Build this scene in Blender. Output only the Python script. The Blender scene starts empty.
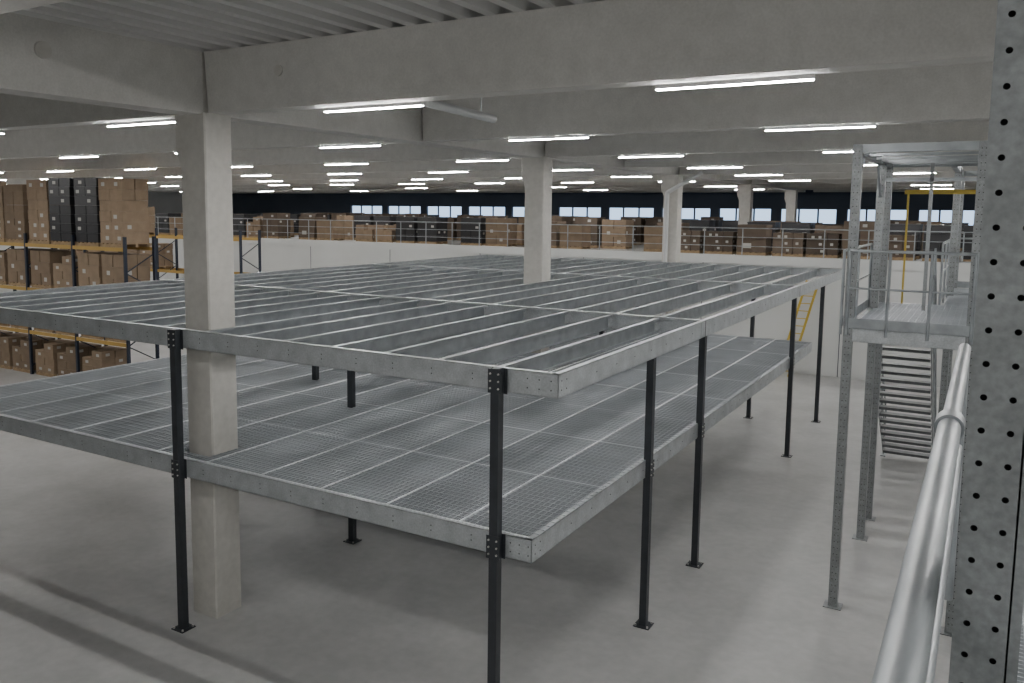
import bpy, bmesh, random
from math import *
from mathutils import Vector, Matrix
random.seed(7)
D=bpy.data; SC=bpy.context.scene

# ---------------------------------------------------------------- materials
def mat(name,col,rough=.6,metal=0.,noise=None,bump=0.,emit=None,rand=0.,coord='Object',spec=.5):
    m=D.materials.new(name);m.use_nodes=True;nt=m.node_tree;N=nt.nodes;L=nt.links
    b=N['Principled BSDF'];b.inputs['Roughness'].default_value=rough;b.inputs['Metallic'].default_value=metal
    b.inputs['Specular IOR Level'].default_value=spec
    b.inputs['Base Color'].default_value=(*col,1)
    out=None
    if noise or bump:
        tc=N.new('ShaderNodeTexCoord')
    if noise:
        src=None
        for (sc,amt,det) in noise:
            n=N.new('ShaderNodeTexNoise');n.inputs['Scale'].default_value=sc;n.inputs['Detail'].default_value=det
            L.new(tc.outputs[coord],n.inputs['Vector'])
            mr=N.new('ShaderNodeMapRange');mr.inputs[1].default_value=.3;mr.inputs[2].default_value=.7
            mr.inputs[3].default_value=1-amt;mr.inputs[4].default_value=1+amt
            L.new(n.outputs['Fac'],mr.inputs[0])
            mx=N.new('ShaderNodeMix');mx.data_type='RGBA';mx.blend_type='MULTIPLY';mx.inputs[0].default_value=1
            if src is None: mx.inputs[6].default_value=(*col,1)
            else: L.new(src,mx.inputs[6])
            L.new(mr.outputs[0],mx.inputs[7]);src=mx.outputs[2]
        L.new(src,b.inputs['Base Color']);out=src
    if rand:
        oi=N.new('ShaderNodeObjectInfo');mr=N.new('ShaderNodeMapRange');mr.inputs[3].default_value=1-rand;mr.inputs[4].default_value=1+rand
        L.new(oi.outputs['Random'],mr.inputs[0])
        mx=N.new('ShaderNodeMix');mx.data_type='RGBA';mx.blend_type='MULTIPLY';mx.inputs[0].default_value=1
        if out is None: mx.inputs[6].default_value=(*col,1)
        else: L.new(out,mx.inputs[6])
        L.new(mr.outputs[0],mx.inputs[7]);L.new(mx.outputs[2],b.inputs['Base Color'])
    if bump:
        n=N.new('ShaderNodeTexNoise');n.inputs['Scale'].default_value=60;n.inputs['Detail'].default_value=3
        L.new(tc.outputs[coord],n.inputs['Vector'])
        bp=N.new('ShaderNodeBump');bp.inputs['Strength'].default_value=bump;bp.inputs['Distance'].default_value=.01
        L.new(n.outputs['Fac'],bp.inputs['Height']);L.new(bp.outputs[0],b.inputs['Normal'])
    if emit:
        b.inputs['Emission Color'].default_value=(*emit[0],1);b.inputs['Emission Strength'].default_value=emit[1]
    return m
M={}
M['conc']=mat('concrete_precast',(.57,.56,.535),.85,noise=[(.5,.06,4),(5,.05,6),(40,.05,3)],bump=.15)
M['conc_col']=mat('concrete_column',(.54,.525,.49),.85,noise=[(1.2,.07,4),(9,.06,6)],bump=.15)
M['floor']=mat('floor_power_floated',(.38,.38,.375),.36,noise=[(.22,.10,5),(1.0,.10,6),(6,.06,6)],spec=.45)
M['galv']=mat('galvanised_steel',(.46,.485,.50),.38,.5,noise=[(5,.14,5),(45,.12,3)])
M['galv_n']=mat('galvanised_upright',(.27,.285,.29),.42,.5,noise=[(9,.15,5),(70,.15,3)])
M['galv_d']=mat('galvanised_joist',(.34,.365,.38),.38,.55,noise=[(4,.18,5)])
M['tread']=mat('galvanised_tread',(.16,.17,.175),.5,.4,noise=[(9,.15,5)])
M['grate']=mat('grating_steel',(.43,.46,.485),.38,.5,noise=[(1.2,.10,2)])
M['seam']=mat('grating_banding',(.68,.71,.73),.45,.3)
M['post']=mat('post_anthracite',(.028,.032,.038),.45,0.,noise=[(8,.15,2)])
M['bolt']=mat('bolt_zinc',(.65,.65,.62),.35,.7)
M['white']=mat('white_panel',(.56,.57,.56),.7,noise=[(.5,.04,3)])
M['dark']=mat('dark_blue_wall',(.055,.07,.095),.7,noise=[(.4,.15,3)])
M['alu']=mat('window_frame_grey',(.07,.08,.10),.5)
M['roof']=mat('trapezoidal_sheet',(.56,.56,.55),.5,.1,noise=[(.7,.06,3)])
M['card']=mat('cardboard',(.235,.17,.112),.8,noise=[(3,.12,3)],rand=.25)
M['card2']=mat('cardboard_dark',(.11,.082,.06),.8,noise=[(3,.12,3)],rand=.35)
M['label']=mat('paper_label',(.45,.44,.41),.7)
M['wrap']=mat('black_plastic',(.022,.022,.025),.35)
M['wood']=mat('pallet_wood',(.30,.21,.12),.8,noise=[(6,.2,3)])
M['blue']=mat('rack_dark_blue',(.015,.022,.04),.5)
M['orange']=mat('rack_beam_yellow',(.42,.27,.07),.5)
M['yellow']=mat('safety_yellow',(.5,.36,.05),.5)
M['lamp']=mat('led_diffuser',(.9,.9,.9),.4,emit=((1,.985,.96),235))
M['lampb']=mat('lamp_body',(.75,.75,.75),.5)
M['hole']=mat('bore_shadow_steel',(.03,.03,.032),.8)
M['pvc']=mat('white_pipe',(.55,.56,.56),.4)

class MB:
    def __init__(s): s.v=[];s.f=[];s.m=[];s.mats=[]
    def mi(s,k):
        if k not in s.mats: s.mats.append(k)
        return s.mats.index(k)
    def box(s,x0,x1,y0,y1,z0,z1,k):
        i=len(s.v);s.v+=[(x0,y0,z0),(x1,y0,z0),(x1,y1,z0),(x0,y1,z0),(x0,y0,z1),(x1,y0,z1),(x1,y1,z1),(x0,y1,z1)]
        s.f+=[tuple(i+j for j in q) for q in ((0,3,2,1),(4,5,6,7),(0,1,5,4),(1,2,6,5),(2,3,7,6),(3,0,4,7))]
        s.m+=[s.mi(k)]*6
    def cb(s,cx,cy,cz,sx,sy,sz,k): s.box(cx-sx/2,cx+sx/2,cy-sy/2,cy+sy/2,cz-sz/2,cz+sz/2,k)
    def poly(s,vs,fs,k):
        i=len(s.v);s.v+=[tuple(v) for v in vs];s.f+=[tuple(i+j for j in q) for q in fs];s.m+=[s.mi(k)]*len(fs)
    def cyl(s,a,b,r,k,n=12):
        a=Vector(a);b=Vector(b);d=(b-a).normalized()
        u=d.orthogonal().normalized();w=d.cross(u)
        vs=[p+(u*cos(2*pi*j/n)+w*sin(2*pi*j/n))*r for p in (a,b) for j in range(n)]
        fs=[(j,(j+1)%n,n+(j+1)%n,n+j) for j in range(n)]+[tuple(range(n))[::-1],tuple(range(n,2*n))]
        s.poly(vs,fs,k)
    def beam(s,a,b,w,h,k):   # rectangular bar between two points
        a=Vector(a);b=Vector(b);d=(b-a).normalized();up=Vector((0,0,1))
        if abs(d.z)>.99: up=Vector((0,1,0))
        u=d.cross(up).normalized()*w/2;t=u.cross(d).normalized()*h/2
        vs=[p+q for p in (a,b) for q in (-u-t,u-t,u+t,-u+t)]
        s.poly(vs,[(3,2,1,0),(4,5,6,7),(0,1,5,4),(1,2,6,5),(2,3,7,6),(3,0,4,7)],k)
    def cx_(s,x0,x1,y,z,d,fl,k,t=.006):  # C-beam along X, web at y, flanges toward sign(fl)
        a,b=sorted((y,y+t*(1 if fl>0 else -1)));s.box(x0,x1,a,b,z-d,z,k)
        a,b=sorted((y,y+fl));s.box(x0,x1,a,b,z-t,z,k);s.box(x0,x1,a,b,z-d,z-d+t,k)
        a,b=sorted((y+fl,y+fl-t*(1 if fl>0 else -1)));s.box(x0,x1,a,b,z-.03,z,k);s.box(x0,x1,a,b,z-d,z-d+.03,k)
    def cy_(s,y0,y1,x,z,d,fl,k,t=.006):
        a,b=sorted((x,x+t*(1 if fl>0 else -1)));s.box(a,b,y0,y1,z-d,z,k)
        a,b=sorted((x,x+fl));s.box(a,b,y0,y1,z-t,z,k);s.box(a,b,y0,y1,z-d,z-d+t,k)
        a,b=sorted((x+fl,x+fl-t*(1 if fl>0 else -1)));s.box(a,b,y0,y1,z-.03,z,k);s.box(a,b,y0,y1,z-d,z-d+.03,k)
    def mesh(s,name):
        me=D.meshes.new(name);me.from_pydata(s.v,[],s.f)
        for k in s.mats: me.materials.append(M[k])
        me.polygons.foreach_set('material_index',s.m);me.update();return me
    def obj(s,name,parent=None,smooth=False):
        me=s.mesh(name+'_mesh')
        if smooth:
            for p in me.polygons: p.use_smooth=len(p.vertices)==4
            try: me.set_sharp_from_angle(angle=radians(40))
            except Exception: pass
        return put(name,me,parent)
def put(name,me,parent=None,loc=(0,0,0),rz=0):
    o=D.objects.new(name,me);SC.collection.objects.link(o);o.location=loc;o.rotation_euler[2]=rz
    if parent: o.parent=parent
    return o
def empty(name):
    o=D.objects.new(name,None);SC.collection.objects.link(o);return o

# ---------------------------------------------------------------- room shell
XL,XR,YN,YW,YB=-62,14,-14,25.4,52
ZS,ZC=7.35,8.17; H2=4.35; H1=2.5
b=MB();b.box(XL,XR,YN,YB,-.3,0,'floor');b.obj('floor')
b=MB()   # trapezoidal roof sheets
pitch=.36;n=int((XR-XL)/pitch)
vs=[];fs=[]
for i in range(n+1):
    x=XL+i*pitch
    for dx,dz in ((0,0),(.13,0),(.17,.14),(.32,.14)):
        vs+= [(x+dx,YN,ZC+dz),(x+dx,YB,ZC+dz)]
for i in range(len(vs)//2-1): fs.append((2*i,2*i+1,2*i+3,2*i+2))
b.poly(vs,fs,'roof');b.box(XL,XR,YN,YB,ZC+.18,ZC+.28,'roof');b.obj('ceiling')
b=MB();b.box(XL-.3,XL,YN,YB,0,ZC+.2,'white');b.obj('wall_left')
b=MB();b.box(XR,XR+.3,YN,YB,0,ZC+.2,'white');b.obj('wall_right')
b=MB();b.box(XL,XR,YN-.3,YN,0,ZC+.2,'white');b.obj('wall_front_light_block')  # unseen wall behind the camera, added to shut out world light
# back wall with window openings
b=MB();wz0,wz1=5.3,6.4
b.box(XL,XR,YB,YB+.3,H2,wz0,'dark');b.box(XL,XR,YB,YB+.3,wz1,ZC+.2,'dark')
b.box(XL,XR,YB,YB+.3,0,H2,'white')
b.box(XL,-47,YB,YB+.3,wz0,wz1,'dark')
x=-47;wins=[]
while x<XR:
    b.box(x,x+.6,YB,YB+.3,wz0,wz1,'dark');wins.append((x+.6,min(x+4.2,XR)));x+=4.2
b.obj('wall_back')
wp=empty('window_1')
b=MB()
for x0,x1 in wins:
    for t in (0,.33,.67,1): 
        xx=x0+(x1-x0)*t;b.cb(xx,YB+.12,(wz0+wz1)/2,.11,.08,wz1-wz0,'alu')
    b.cb((x0+x1)/2,YB+.12,wz0+.04,x1-x0,.08,.08,'alu');b.cb((x0+x1)/2,YB+.12,wz1-.04,x1-x0,.08,.08,'alu')
b.obj('window_frames',wp)
# upper storey slab + parapet wall facing the hall
b=MB();b.box(XL,XR,YW,YW+.2,0,H2-.28,'white');b.box(XL,XR,YW-.06,YW+.2,H2-.28,H2+.05,'white')
for i in range(0,14):
    x=-58+i*5.2;b.box(x,x+.03,YW-.012,YW,0,H2-.28,'alu')
b.obj('wall_storage_floor')
b=MB();b.box(XL,XR,YW+.2,YB,H2-.3,H2,'floor');b.obj('floor_upper_storage')

# roof beams
RY=[.62+5.17*k for k in range(-2,10)]
g=empty('concrete_roof_structure')
def tbeam(b,x0,x1,y):  # slightly tapered beam along X
    w0,w1=.17,.22
    vs=[(x,y+s*w,z) for x in (x0,x1) for s,w,z in ((-1,w0,ZS),(1,w0,ZS),(1,w1,ZC),(-1,w1,ZC))]
    b.poly(vs,[(3,2,1,0),(4,5,6,7),(0,1,5,4),(1,2,6,5),(2,3,7,6),(3,0,4,7)],'conc')
for i,y in enumerate(RY):
    b=MB();tbeam(b,XL,-6.2,y);tbeam(b,-5.68,XR,y);b.obj('roof_beam_%d'%(i+1),g)
b=MB()
CY=[RY[i] for i in (0,2,4,6,8,10)]
for i in range(len(CY)-1): b.box(-6.16,-5.72,CY[i]+.22,CY[i+1]-.22,ZS-.02,ZC,'conc')
b.obj('girder',g)

def column(y,z0=0):
    b=MB();x0,x1=-6.2,-5.68;y0,y1=y-.245,y+.245;c=.02
    def sec(z,e=0): return [(x0+c-e,y0,z),(x1-c,y0,z),(x1,y0+c,z),(x1,y1-c,z),(x1-c,y1,z),(x0+c-e,y1,z),(x0-e,y1-c,z),(x0-e,y0+c,z)]
    lv=[(z0,0),(6.6,0),(6.85,.10),(ZS,.10)]
    vs=[];fs=[]
    for z,e in lv: vs+=sec(z,e)
    for i in range(len(lv)-1):
        for j in range(8): fs.append((i*8+j,i*8+(j+1)%8,i*8+8+(j+1)%8,i*8+8+j))
    fs.append(tuple(range(8))[::-1]);fs.append(tuple(range(len(vs)-8,len(vs))))
    b.poly(vs,fs,'conc_col');b.box(x0+.05,x1-.05,y0-.02,y1+.02,ZS,ZC,'conc_col')
    return b.obj('concrete_column')
for y in CY: column(y,0 if y<YW else H2)

b=MB();b.cyl((-4.3,.40,7.82),(-4.3,.44,7.82),.07,'conc_col',20);b.cyl((-5.725,-1.9,7.82),(-5.69,-1.9,7.82),.1,'conc_col',20);b.obj('beam_anchor_caps',g)

# lamps
lp=empty('ceiling_lights');k=0
for y in [-9.2,-4.6,.78,5.72,10.95,16.2,21.45,26.6,33.3,39]:
    b=MB()
    xs=[1.46+4.52*j for j in range(-13,3)] if y<30 else [1.46+9.04*j for j in range(-6,2)]
    for x in xs:
        if y<0 and x<-5: continue
        b.box(x-.78,x+.78,y-.03,y+.03,ZS-.045,ZS,'lampb')
        b.box(x-.77,x+.77,y-.028,y+.028,ZS-.055,ZS-.0452,'lamp')
    k+=1;b.obj('led_row_%d'%k,lp)
# pipe hung behind the first beam
b=MB();b.cyl((-2.55,.84,7.42),(-2.55,2.95,7.36),.06,'pvc',16)
for y in (1.3,2.6): b.cyl((-2.55,y,7.4),(-2.55,y,ZC-.01),.01,'galv',6)
b.obj('pipe_run',g,True)

# ---------------------------------------------------------------- mezzanine
mz=empty('steel_mezzanine')
DX0=-12.8; YE=20.0; YF=16.6; BD=.26; A=.28
rows=[0,5.25,12.9,YE]
c2=CY[2]
colsq=[(-6.26,-5.62,.27,.90),(-6.26,-5.62,c2-.3,c2+.3)]
b=MB()
b.cx_(DX0,0,0,H2,BD,.08,'galv');b.cx_(DX0,0,YE,H2,BD,-.08,'galv')
b.cy_(0,YE,0,H2,BD,-.08,'galv');b.cy_(0,YE,DX0,H2,BD,.08,'galv')
for y in rows[1:-1]:
    b.cx_(DX0+.1,-.09,y+.004,H2+.004,BD,.075,'galv');b.cx_(DX0+.1,-.09,y-.004,H2+.004,BD,-.075,'galv')
for y in rows[1:-1]: b.box(.001,.008,y-.22,y+.22,H2-BD+.02,H2-.02,'galv');b.box(.0085,.0095,y-.012,y+.012,H2-BD,H2,'hole')
def dots_x(b,xs,y,zs,r=.008):
    for x in xs:
        for z in zs: b.cyl((x,y-.002,z),(x,y+.003,z),r,'hole',8)
def dots_y(b,ys,x,zs,r=.008):
    for y in ys:
        for z in zs: b.cyl((x-.003,y,z),(x+.002,y,z),r,'hole',8)
b.box(-.42,-.02,-.006,-.001,H2-BD+.03,H2-.03,'galv');dots_x(b,[-.36+.14*i for i in range(3)],-.007,[H2-.08,H2-.18])
dots_x(b,[-12.6+.55*i for i in range(22)],-.001,[H2-.10,H2-.16],.008)
dots_y(b,[.08+.12*i for i in range(2)],.001,[H2-.08,H2-.18]);dots_y(b,[1+.6*i for i in range(30)],.001,[H2-.13],.008)
b.obj('upper_frame',mz)
b=MB()
njs=16;sp=(0-DX0)/njs
for r in range(3):
    y0,y1=rows[r]+.085,rows[r+1]-.085
    for i in range(1,njs):
        x=DX0+sp*i
        if r<2 and -6.4<x<-5.55: x=-6.42 if x<-5.95 else -5.5
        b.cy_(y0,y1,x,H2-.012,.22,.075,'galv_d',.004)
        b.box(x-.006,x+.0,y0,y0+.1,H2-.2,H2-.03,'galv')
b.obj('upper_joists',mz)
# lower level
b=MB()
b.cx_(DX0,-A,0,H1,BD,.08,'galv');b.cx_(DX0,-A,YF,H1,BD,-.08,'galv')
b.cy_(0,YF,-A,H1,BD,-.08,'galv');b.cy_(0,YF,DX0,H1,BD,.08,'galv')
for y in rows[1:-1]:
    b.cx_(DX0+.1,-A-.09,y+.004,H1-.04,BD-.03,.075,'galv');b.cx_(DX0+.1,-A-.09,y-.004,H1-.04,BD-.03,-.075,'galv')
b.box(-A-.32,-A-.02,-.006,-.001,H1-BD+.03,H1-.03,'galv');dots_x(b,[-A-.26+.11*i for i in range(3)],-.007,[H1-.08,H1-.18])
dots_x(b,[-12.6+.55*i for i in range(22)],-.001,[H1-.10,H1-.16],.008)
for y in (6.2,13.9): b.box(-A+.001,-A+.008,y-.22,y+.22,H1-BD+.02,H1-.02,'galv')
dots_y(b,[.08+.12*i for i in range(2)],-A+.001,[H1-.08,H1-.18]);dots_y(b,[1+.6*i for i in range(25)],-A+.001,[H1-.13],.008)
b.obj('lower_frame',mz)
b=MB()
for r in range(3):
    y0,y1=rows[r]+.085,min(rows[r+1],YF)-.085
    for i in range(1,13):
        x=DX0+i*.97
        if r<2 and -6.4<x<-5.55: x=-6.42 if x<-5.95 else -5.5
        b.cy_(y0,y1,x,H1-.04,.18,.065,'galv_d',.004)
b.obj('lower_joists',mz)
# grating : bearing bars along X, cross rods along Y
b=MB()
gx0,gx1=DX0+.01,-A-.01
y=.05
i=0
while y<YF-.04:
    segs=[(gx0,gx1)]
    if any(c[2]<y<c[3] for c in colsq): segs=[(gx0,-6.26),(-5.62,gx1)]
    top=.006 if i%4==0 else 0.
    t=.0055 if i%4==0 else .003
    for s0,s1 in segs: b.box(s0,s1,y-t,y+t,H1-.036,H1+top,'grate')
    y+=.034;i+=1
x=gx0+.1
while x<gx1:
    if -6.26<x<-5.62: segs=[(.04,.27),(.9,c2-.3),(c2+.3,YF-.04)]
    else: segs=[(.04,YF-.04)]
    for s0,s1 in segs: b.box(x-.003,x+.003,s0,s1,H1-.012,H1-.001,'grate')
    x+=.076
x=gx0
while x<gx1+.02:
    if not(-6.26<x<-5.62): b.box(x-.012,x+.012,.04,YF-.04,H1-.03,H1+.008,'seam')
    x+=1.05
y=.04
while y<YF:
    if not any(c[2]<y<c[3] for c in colsq): b.box(gx0,gx1,y-.008,y+.008,H1-.03,H1+.007,'seam')
    y+=2.0
b.obj('lower_grating',mz)

# posts
def mpost(x,y,top,front=False,levels=()):
    b=MB();w=.052
    b.box(x-w,x+w,y-w,y+w,.012,top,'post');b.box(x-.12,x+.12,y-.12,y+.12,0,.012,'post')
    for sx in(-1,1):
        for sy in(-1,1): b.cyl((x+sx*.09,y+sy*.09,.012),(x+sx*.09,y+sy*.09,.035),.014,'bolt',8)
    for z in levels:
        if front:
            b.box(x-.095,x+.095,y+w,y+w+.008,z-BD-.02,z+.0,'post');b.box(x-w-.03,x+w+.03,y-w-.008,y-w,z-BD,z-.0,'post')
            for dz in (-.05,-.13,-.21):
                for dx in (-.05,.05): b.cyl((x+dx,y-w-.02,z+dz),(x+dx,y-w-.008,z+dz),.011,'bolt',8)
        else:
            b.box(x+w,x+w+.008,y-w-.03,y+w+.03,z-BD,z-.01,'post')
            for dz in (-.05,-.13,-.21):
                for dy in (-.05,.05): b.cyl((x+w+.008,y+dy,z+dz),(x+w+.02,y+dy,z+dz),.011,'bolt',8)
    b.obj('post',mz)
mpost(-5.88,-.062,H2+.005,True,(H2,H1));mpost(-.70,-.062,H2+.005,True,(H2,H1));mpost(-11.1,-.062,H2+.005,True,(H2,H1))
for y in (3.55,6.05,13.7,17.8): mpost(-.255,y,H2-BD,False,(H1,) if y<YF else ())
for x,y in ((-5.9,3.72),(-8.1,5.2),(-11.1,5.2),(-5.4,13.9),(-11.1,13.9),(-2.05,17.2),(-5.9,18),(-11.1,18)): mpost(x,y,H2-BD)

# ---------------------------------------------------------------- stair tower
tw=empty('stair_tower')
b=MB()
TX0,TX1=2.03,3.62;W=.065
def tpost(x,y,z1,z0=0):
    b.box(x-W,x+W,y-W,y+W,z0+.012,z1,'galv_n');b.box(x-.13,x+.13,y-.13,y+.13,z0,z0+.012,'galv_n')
    z=.15
    while z<z1-.1:
        b.cyl((x-.025,y-W-.0015,z),(x-.025,y-W+.001,z),.008,'hole',6);b.cyl((x+.025,y-W-.0015,z),(x+.025,y-W+.001,z),.008,'hole',6)
        b.cyl((x-W-.0015,y,z),(x-W+.001,y,z),.008,'hole',6)
        z+=.1
for x in (TX0,TX1):
    for y in (5.7,8.9,10.1): tpost(x,y,7.05)
for x,y in ((3.12,14.6),(4.5,14.6),(3.12,12.3)): tpost(x,y,7.05)
for z in (7.05,):
    for y in (5.7,8.9,10.1): b.box(TX0,TX1,y-.05,y+.05,z-.12,z,'galv_d')
    for x in (TX0,TX1): b.box(x-.05,x+.05,5.7,10.1,z-.14,z-.02,'galv_d')
    b.box(3.12,4.5,14.55,14.65,z-.12,z,'galv_d');b.box(3.07,3.17,10.1,14.6,z-.14,z-.02,'galv_d')
for y in (6.6,7.5,8.3): b.box(TX0,TX1,y-.02,y+.02,6.93,6.97,'galv_d')
for x in (TX0,TX1): b.beam((x,5.75,6.35),(x,6.4,6.95),.04,.04,'galv_d');b.beam((x,8.85,6.35),(x,8.2,6.95),.04,.04,'galv_d')
b.box(TX0,TX1,8.87,8.93,6.62,6.68,'galv_d');b.box(2.8,2.86,8.87,8.93,H2,6.93,'galv_n')
b.obj('tower_frame',tw)
b=MB()
z=H2
b.cx_(TX0,TX1,5.64,z,.2,.06,'galv');b.cx_(TX0,TX1,10.1,z,.2,-.06,'galv');b.cy_(5.7,10.1,TX0-.06,z,.2,.06,'galv');b.cy_(5.7,10.1,TX1,z,.2,.06,'galv')
y=5.72
while y<10.05: b.box(TX0,TX1,y-.003,y+.003,z-.03,z+.003,'grate');y+=.04
x=TX0
while x<TX1: b.box(x-.003,x+.003,5.7,10.05,z-.01,z+.002,'grate');x+=.1
# rear landing
b.cx_(3.1,4.6,14.6,z,.2,-.06,'galv');b.cy_(10.2,14.6,3.08,z,.2,.06,'galv')
y=10.2
while y<14.55: b.box(3.1,4.6,y-.003,y+.003,z-.03,z+.003,'grate');y+=.045
b.obj('landing_grating',tw)
b=MB()
def rail(p0,p1,posts):
    for dz,r in ((1.15,.022),(.6,.016)):
        b.cyl((p0[0],p0[1],H2+dz),(p1[0],p1[1],H2+dz),r,'galv_d')
    b.beam((p0[0],p0[1],H2+.08),(p1[0],p1[1],H2+.08),.008,.15,'galv_d')
    for i in range(posts+1):
        t=i/posts;b.cyl((p0[0]+(p1[0]-p0[0])*t,p0[1]+(p1[1]-p0[1])*t,H2-.1),(p0[0]+(p1[0]-p0[0])*t,p0[1]+(p1[1]-p0[1])*t,H2+1.15),.022,'galv_d')
rail((TX0-.02,5.62),(TX1,5.62),3);rail((TX0-.1,5.62),(TX0-.1,8.9),2);rail((TX1+.03,5.62),(TX1+.03,10.1),3)
rail((3.1,14.68),(4.6,14.68),2);rail((3.02,10.2),(3.02,14.6),3)
b.obj('landing_railing',tw,True)
b=MB() # yellow pallet gate
b.box(TX0+.3,TX1,9.95,10.02,6.42,6.50,'yellow');b.box(TX0+.35,TX0+.385,9.95,9.98,H2,6.42,'yellow')
b.obj('pallet_gate',tw)
# stair flight descending away from landing
b=MB();n=21;y0,y1=10.15,15.3;sx0,sx1=1.80,2.90
for i in range(n):
    t=(i+1)/n;y=y0+(y1-y0)*t;z=H2*(1-t)+.0
    if z<.1: continue
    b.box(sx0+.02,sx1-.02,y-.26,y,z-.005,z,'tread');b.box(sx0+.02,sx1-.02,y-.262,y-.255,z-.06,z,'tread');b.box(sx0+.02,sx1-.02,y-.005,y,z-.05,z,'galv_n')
for x in (sx0,sx1):
    b.beam((x,y0-.1,H2-.05),(x,y1-.1,.12),.02,.26,'galv_d')
    b.cyl((x,y0,H2+1.05),(x,y1-.1,1.1),.021,'galv_d');b.cyl((x,y0,H2+.55),(x,y1-.1,.6),.016,'galv_d')
    for t in (.02,.26,.5,.74,.96):
        y=y0+(y1-y0)*t;z=H2*(1-t);b.cyl((x,y,z),(x,y,z+1.05),.02,'galv_d')
    b.box(x-.06,x+.06,y1-.3,y1,0,.02,'galv_d')
b.obj('stair_flight',tw,True)

# yellow ladder leaning on the storage wall
b=MB()
for dx in (0,.42): b.beam((-2.75+dx,24.35,0.0),(-2.0+dx,25.28,3.55),.03,.09,'yellow')
for i in range(12):
    t=.06+i*.078;b.beam((-2.75+.75*t,24.35+.93*t,3.55*t),(-2.33+.75*t,24.35+.93*t,3.55*t),.03,.03,'yellow')
b.obj('ladder')

# ---------------------------------------------------------------- foreground walkway, handrail, upright
wk=empty('access_walkway')
b=MB();x0,x1,y0,y1=3.80,5.4,-10.5,5.6
y=y0
while y<y1: b.box(x0,x1,y-.0025,y+.0025,H2-.03,H2,'grate');y+=.034
x=x0
while x<x1: b.box(x-.003,x+.003,y0,y1,H2-.01,H2-.001,'grate');x+=.06
b.cy_(y0,y1,x0-.02,H2+.01,.2,.06,'galv')
for xx in (x0+.02,x1-.1):
    for yy in (-10,-2.5,5.2): b.box(xx-.05,xx+.05,yy-.05,yy+.05,0,H2-.2,'galv')
b.obj('walkway_grating',wk)
b=MB();hx,hz=3.69,5.42
b.cyl((hx,-10,hz),(hx,-5.0,hz),.031,'galv_d',28);b.cyl((hx,-5.0,hz),(hx,-3.3,hz),.026,'galv_d',24)
b.cyl((hx,-5.02,hz),(hx,-4.93,hz),.040,'galv_d',24)
b.cyl((hx,-3.3,hz),(hx,-3.3,H2-.15),.024,'galv_d',16)
b.cyl((hx,-9.5,H2+.6),(hx,-3.3,H2+.6),.02,'galv_d',16)
b.cyl((hx,-8.9,hz),(hx,-8.9,H2-.15),.024,'galv_d',16)
b.obj('handrail',wk,True)

# perforated upright with real round holes
b=MB()
ux0,ux1,uy0,uy1=3.744,3.824,-6.24,-6.12
def perf(orig,du,dv,nu,nv,cell_u,cell_v,r,k='galv_n'):
    o=Vector(orig);du=Vector(du);dv=Vector(dv);K=12
    for i in range(nu):
        for j in range(nv):
            c=o+du*(cell_u*(i+.5))+dv*(cell_v*(j+.5))
            inn=[];outr=[]
            for q in range(K):
                a=2*pi*q/K+pi/K;ca,sa=cos(a),sin(a);m=max(abs(ca),abs(sa))
                inn.append(c+du*ca*r+dv*sa*r)
                outr.append(c+du*ca/m*cell_u/2+dv*sa/m*cell_v/2)
            vs=inn+outr;fs=[(q,K+q,K+(q+1)%K,(q+1)%K) for q in range(K)]
            for sx in(-1,1):
                for sy in(-1,1):
                    vs.append(c+du*sx*cell_u/2+dv*sy*cell_v/2)
            def nearest(sx,sy):
                lst=[]
                for q in range(K):
                    a=2*pi*q/K+pi/K
                    lst.append((cos(a)*sx+sin(a)*sy,q))
                lst.sort(reverse=True);return sorted([lst[0][1],lst[1][1]])
            for ci,(sx,sy) in enumerate([(-1,-1),(-1,1),(1,-1),(1,1)]):
                q=nearest(sx,sy)[0];q2=nearest(sx,sy)[1]
                fs.append((K+q,2*K+ci,K+q2))
            b.poly(vs,fs,k)
nz=74;cz=.054
perf((ux0,uy0,H2-.3),(1,0,0),(0,0,1),2,nz,.04,cz,.0052)
perf((ux0,uy0,H2-.3),(0,1,0),(0,0,1),2,nz,.06,cz,.0052)
zt=H2-.3+nz*cz
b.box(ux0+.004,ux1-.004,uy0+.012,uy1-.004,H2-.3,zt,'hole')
b.box(ux1-.003,ux1,uy0,uy1,H2-.3,zt,'galv_n')
b.box(ux1,ux1+.015,uy0,uy0+.004,H2-.3,zt,'galv_n')
b.box(ux0-.02,ux1+.02,uy0-.02,uy1+.02,H2-.32,H2-.3,'galv_n')
b.obj('perforated_upright',wk)

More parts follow.
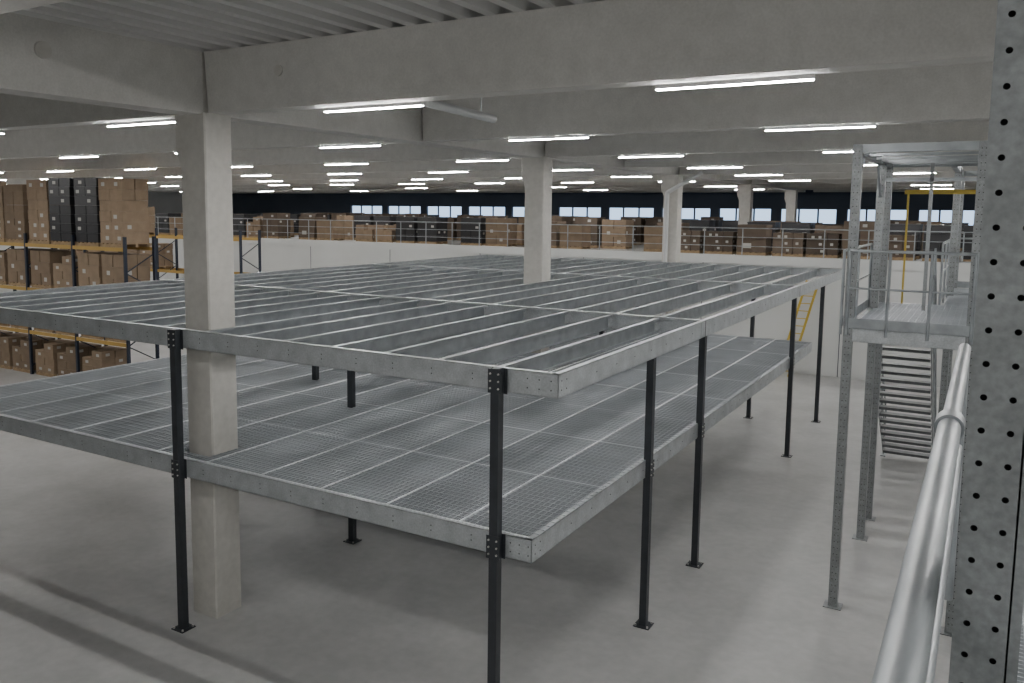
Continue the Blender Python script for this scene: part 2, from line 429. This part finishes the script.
# ---------------------------------------------------------------- pallet racks and cartons
def stack(name,w,d,h,nx,ny,nz,k='card',labels=True,wrap=False,full=False):
    b=MB()
    for i in range(3): b.box(-w/2,w/2,-d/2+i*(d-.1)/2,-d/2+.1+i*(d-.1)/2,0,.1,'wood')
    for i in range(6): 
        xx=-w/2+i*(w-.11)/5;b.box(xx,xx+.11,-d/2,d/2,.1,.125,'wood')
    g=.006;cw,cd,ch=w/nx,d/ny,h/nz
    for i in range(nx):
        for j in range(ny):
            for l in range(nz):
                if l==nz-1 and nx*ny>1 and not full and random.random()<.12: continue
                jt=random.uniform(-.01,.01)
                x0=-w/2+i*cw+g+jt;y0=-d/2+j*cd+g+jt;z0=.127+l*ch
                b.box(x0,x0+cw-2*g,y0,y0+cd-2*g,z0,z0+ch-g,'wrap' if wrap else k)
                if full: b.box(x0-.012,x0+cw-2*g+.012,y0-.012,y0+cd-2*g+.012,z0+ch-.05,z0+ch-.015,k)
                if j==0 and labels and not wrap and random.random()<.35:
                    lx=x0+cw*random.uniform(.15,.5);b.box(lx,lx+cw*.28,y0-.003,y0-.0005,z0+ch*.3,z0+ch*.65,'label')
                if i==nx-1 and labels and not wrap and random.random()<.25:
                    ly=y0+cd*.3;b.box(x0+cw-2*g+.0005,x0+cw-2*g+.003,ly,ly+cd*.3,z0+ch*.35,z0+ch*.7,'label')
    if wrap:
        b.box(-w/2-.005,w/2+.005,-d/2-.005,d/2+.005,.11,.127+h,'wrap')
        for q in range(12):
            z=.15+h*q/12.3;b.box(-w/2-.012,w/2+.012,-d/2-.012,d/2+.012,z,z+.035,'wrap')
    return b.mesh(name+'_mesh')
S1=[stack('carton_pallet',1.1,1.0,1.05,2,2,4),stack('carton_pallet',1.15,1.0,1.2,2,2,3),stack('carton_pallet',1.1,1.0,.75,2,3,3),stack('carton_pallet',1.1,1.0,.95,1,1,2)]
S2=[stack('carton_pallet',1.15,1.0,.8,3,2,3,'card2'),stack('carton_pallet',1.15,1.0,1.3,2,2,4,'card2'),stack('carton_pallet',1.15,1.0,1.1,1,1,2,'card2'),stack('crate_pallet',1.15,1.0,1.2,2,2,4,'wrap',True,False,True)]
ST=[stack('carton_pallet',1.2,1.0,1.95,2,2,8),stack('carton_pallet',1.2,1.0,2.1,2,2,6)]
SW=stack('crate_pallet',1.2,1.0,2.15,2,2,7,'wrap',True,False,True)
def rack(name,x0,y,bays,levels,depth=1.1,bw=2.75,top=None):
    b=MB();z1=levels[-1]+.35
    for i in range(bays+1):
        x=x0+i*bw
        for yy in (y,y+depth):
            b.box(x-.05,x+.05,yy-.04,yy+.04,0,z1,'blue')
        z=.3
        s=1
        while z+.6<z1:
            b.beam((x,y if s>0 else y+depth,z),(x,y+depth if s>0 else y,z+.6),.03,.03,'blue');z+=.6;s=-s
    for i in range(bays):
        for z in levels:
            for yy in (y-.02,y+depth+.02): b.box(x0+i*bw+.05,x0+(i+1)*bw-.05,yy-.03,yy+.03,z-.12,z,'orange')
    return b.obj(name)
LV=[1.6,3.15,4.72]
r1x=-20.1-2.75*7
rack('pallet_rack',r1x,9.5,7,LV)
def place(me,x,y,z,name='carton_pallet'):
    return put(name,me,None,(x,y,z),0)
for i in range(7):
    for jx in (.72,2.02):
        x=r1x+i*2.75+jx
        for z in [0]+LV:
            if z==LV[-1]:
                if (i==6 and jx<1) or (i==5 and jx>1): me,nm=SW,'crate_pallet'
                else: me,nm=(random.choice(ST),'carton_pallet')
            elif z==LV[1]:
                me,nm=random.choice(S1[:2]),'carton_pallet'
            elif z==0:
                if i==6 and jx>1: continue
                me,nm=random.choice(S1[:2]),'carton_pallet'
            else:
                if random.random()<.3: continue
                me,nm=random.choice(S1),'carton_pallet'
            place(me,x,10.05,z,nm)
rack('pallet_rack',-24-2.75*5,18,5,[1.6,3.15,4.72])
for i in range(5):
    for jx in (.75,2.02):
        for z in (3.15,4.72):
            if i<3 and random.random()<.8: place(random.choice(S1),-37.75+i*2.75+jx,18.55,z)
# guard rail on upper storey edge
b=MB()
for z,r in ((1.1,.022),(.75,.013),(.4,.013)):
    b.cyl((XL+.2,YW+.1,H2+z),(XR-.2,YW+.1,H2+z),r,'galv_d',6)
x=XL+.5
while x<XR: b.cyl((x,YW+.1,H2+.05),(x,YW+.1,H2+1.1),.022,'galv_d',6);x+=1.5
b.obj('guard_railing')
# goods on the upper storey
x=-40
while x<12:
    for row,y in enumerate((27.0,28.6,32.7,34.2,38.5,44)):
        if abs(x+5.95)<1.4 and row in (2,5): continue
        p={0:.9,1:.9,2:.8,3:.7,4:.7,5:.6}[row]
        if -10.5<x<-8.8 or -19.5<x<-18: p*=.25
        if random.random()<p:
            dk=.9 if x>-6.5 else .5
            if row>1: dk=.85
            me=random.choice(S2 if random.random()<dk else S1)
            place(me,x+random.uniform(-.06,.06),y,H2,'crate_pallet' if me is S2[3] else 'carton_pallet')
    x+=1.32
# white rainwater pipe by third column
b=MB();px,py=-6.0,20.85
b.cyl((px,py,H2+.02),(px,py,6.75),.07,'pvc');b.cyl((px,py,6.72),(px+1.2,py,7.4),.07,'pvc');b.cyl((px,py,0),(px,py,H2+.03),.07,'pvc')
b.obj('drain_pipe',None,True)

# ---------------------------------------------------------------- world + camera
w=D.worlds.new('world');SC.world=w;w.use_nodes=True
bg=w.node_tree.nodes['Background'];bg.inputs[0].default_value=(.52,.72,1,1);bg.inputs[1].default_value=1.9

yaw,pit,rol,f,cx,cy=-.537,-.107,.010,840.7,486.9,300.6
fw=Vector((sin(yaw)*cos(pit),cos(yaw)*cos(pit),sin(pit)));r=fw.cross(Vector((0,0,1))).normalized();u=r.cross(fw)
r2=r*cos(rol)+u*sin(rol);u2=u*cos(rol)-r*sin(rol)
cam=D.cameras.new('camera');co=D.objects.new('camera',cam);SC.collection.objects.link(co)
mm=Matrix((r2,u2,-fw)).transposed().to_4x4();mm.translation=Vector((3.756,-7.779,6.04));co.matrix_world=mm
cam.sensor_width=36;cam.lens=f/1024*36;cam.shift_x=(512-cx)/1024;cam.shift_y=(cy-341.5)/1024
cam.clip_start=.05;cam.clip_end=300
SC.camera=co
SC.view_settings.view_transform='AgX'
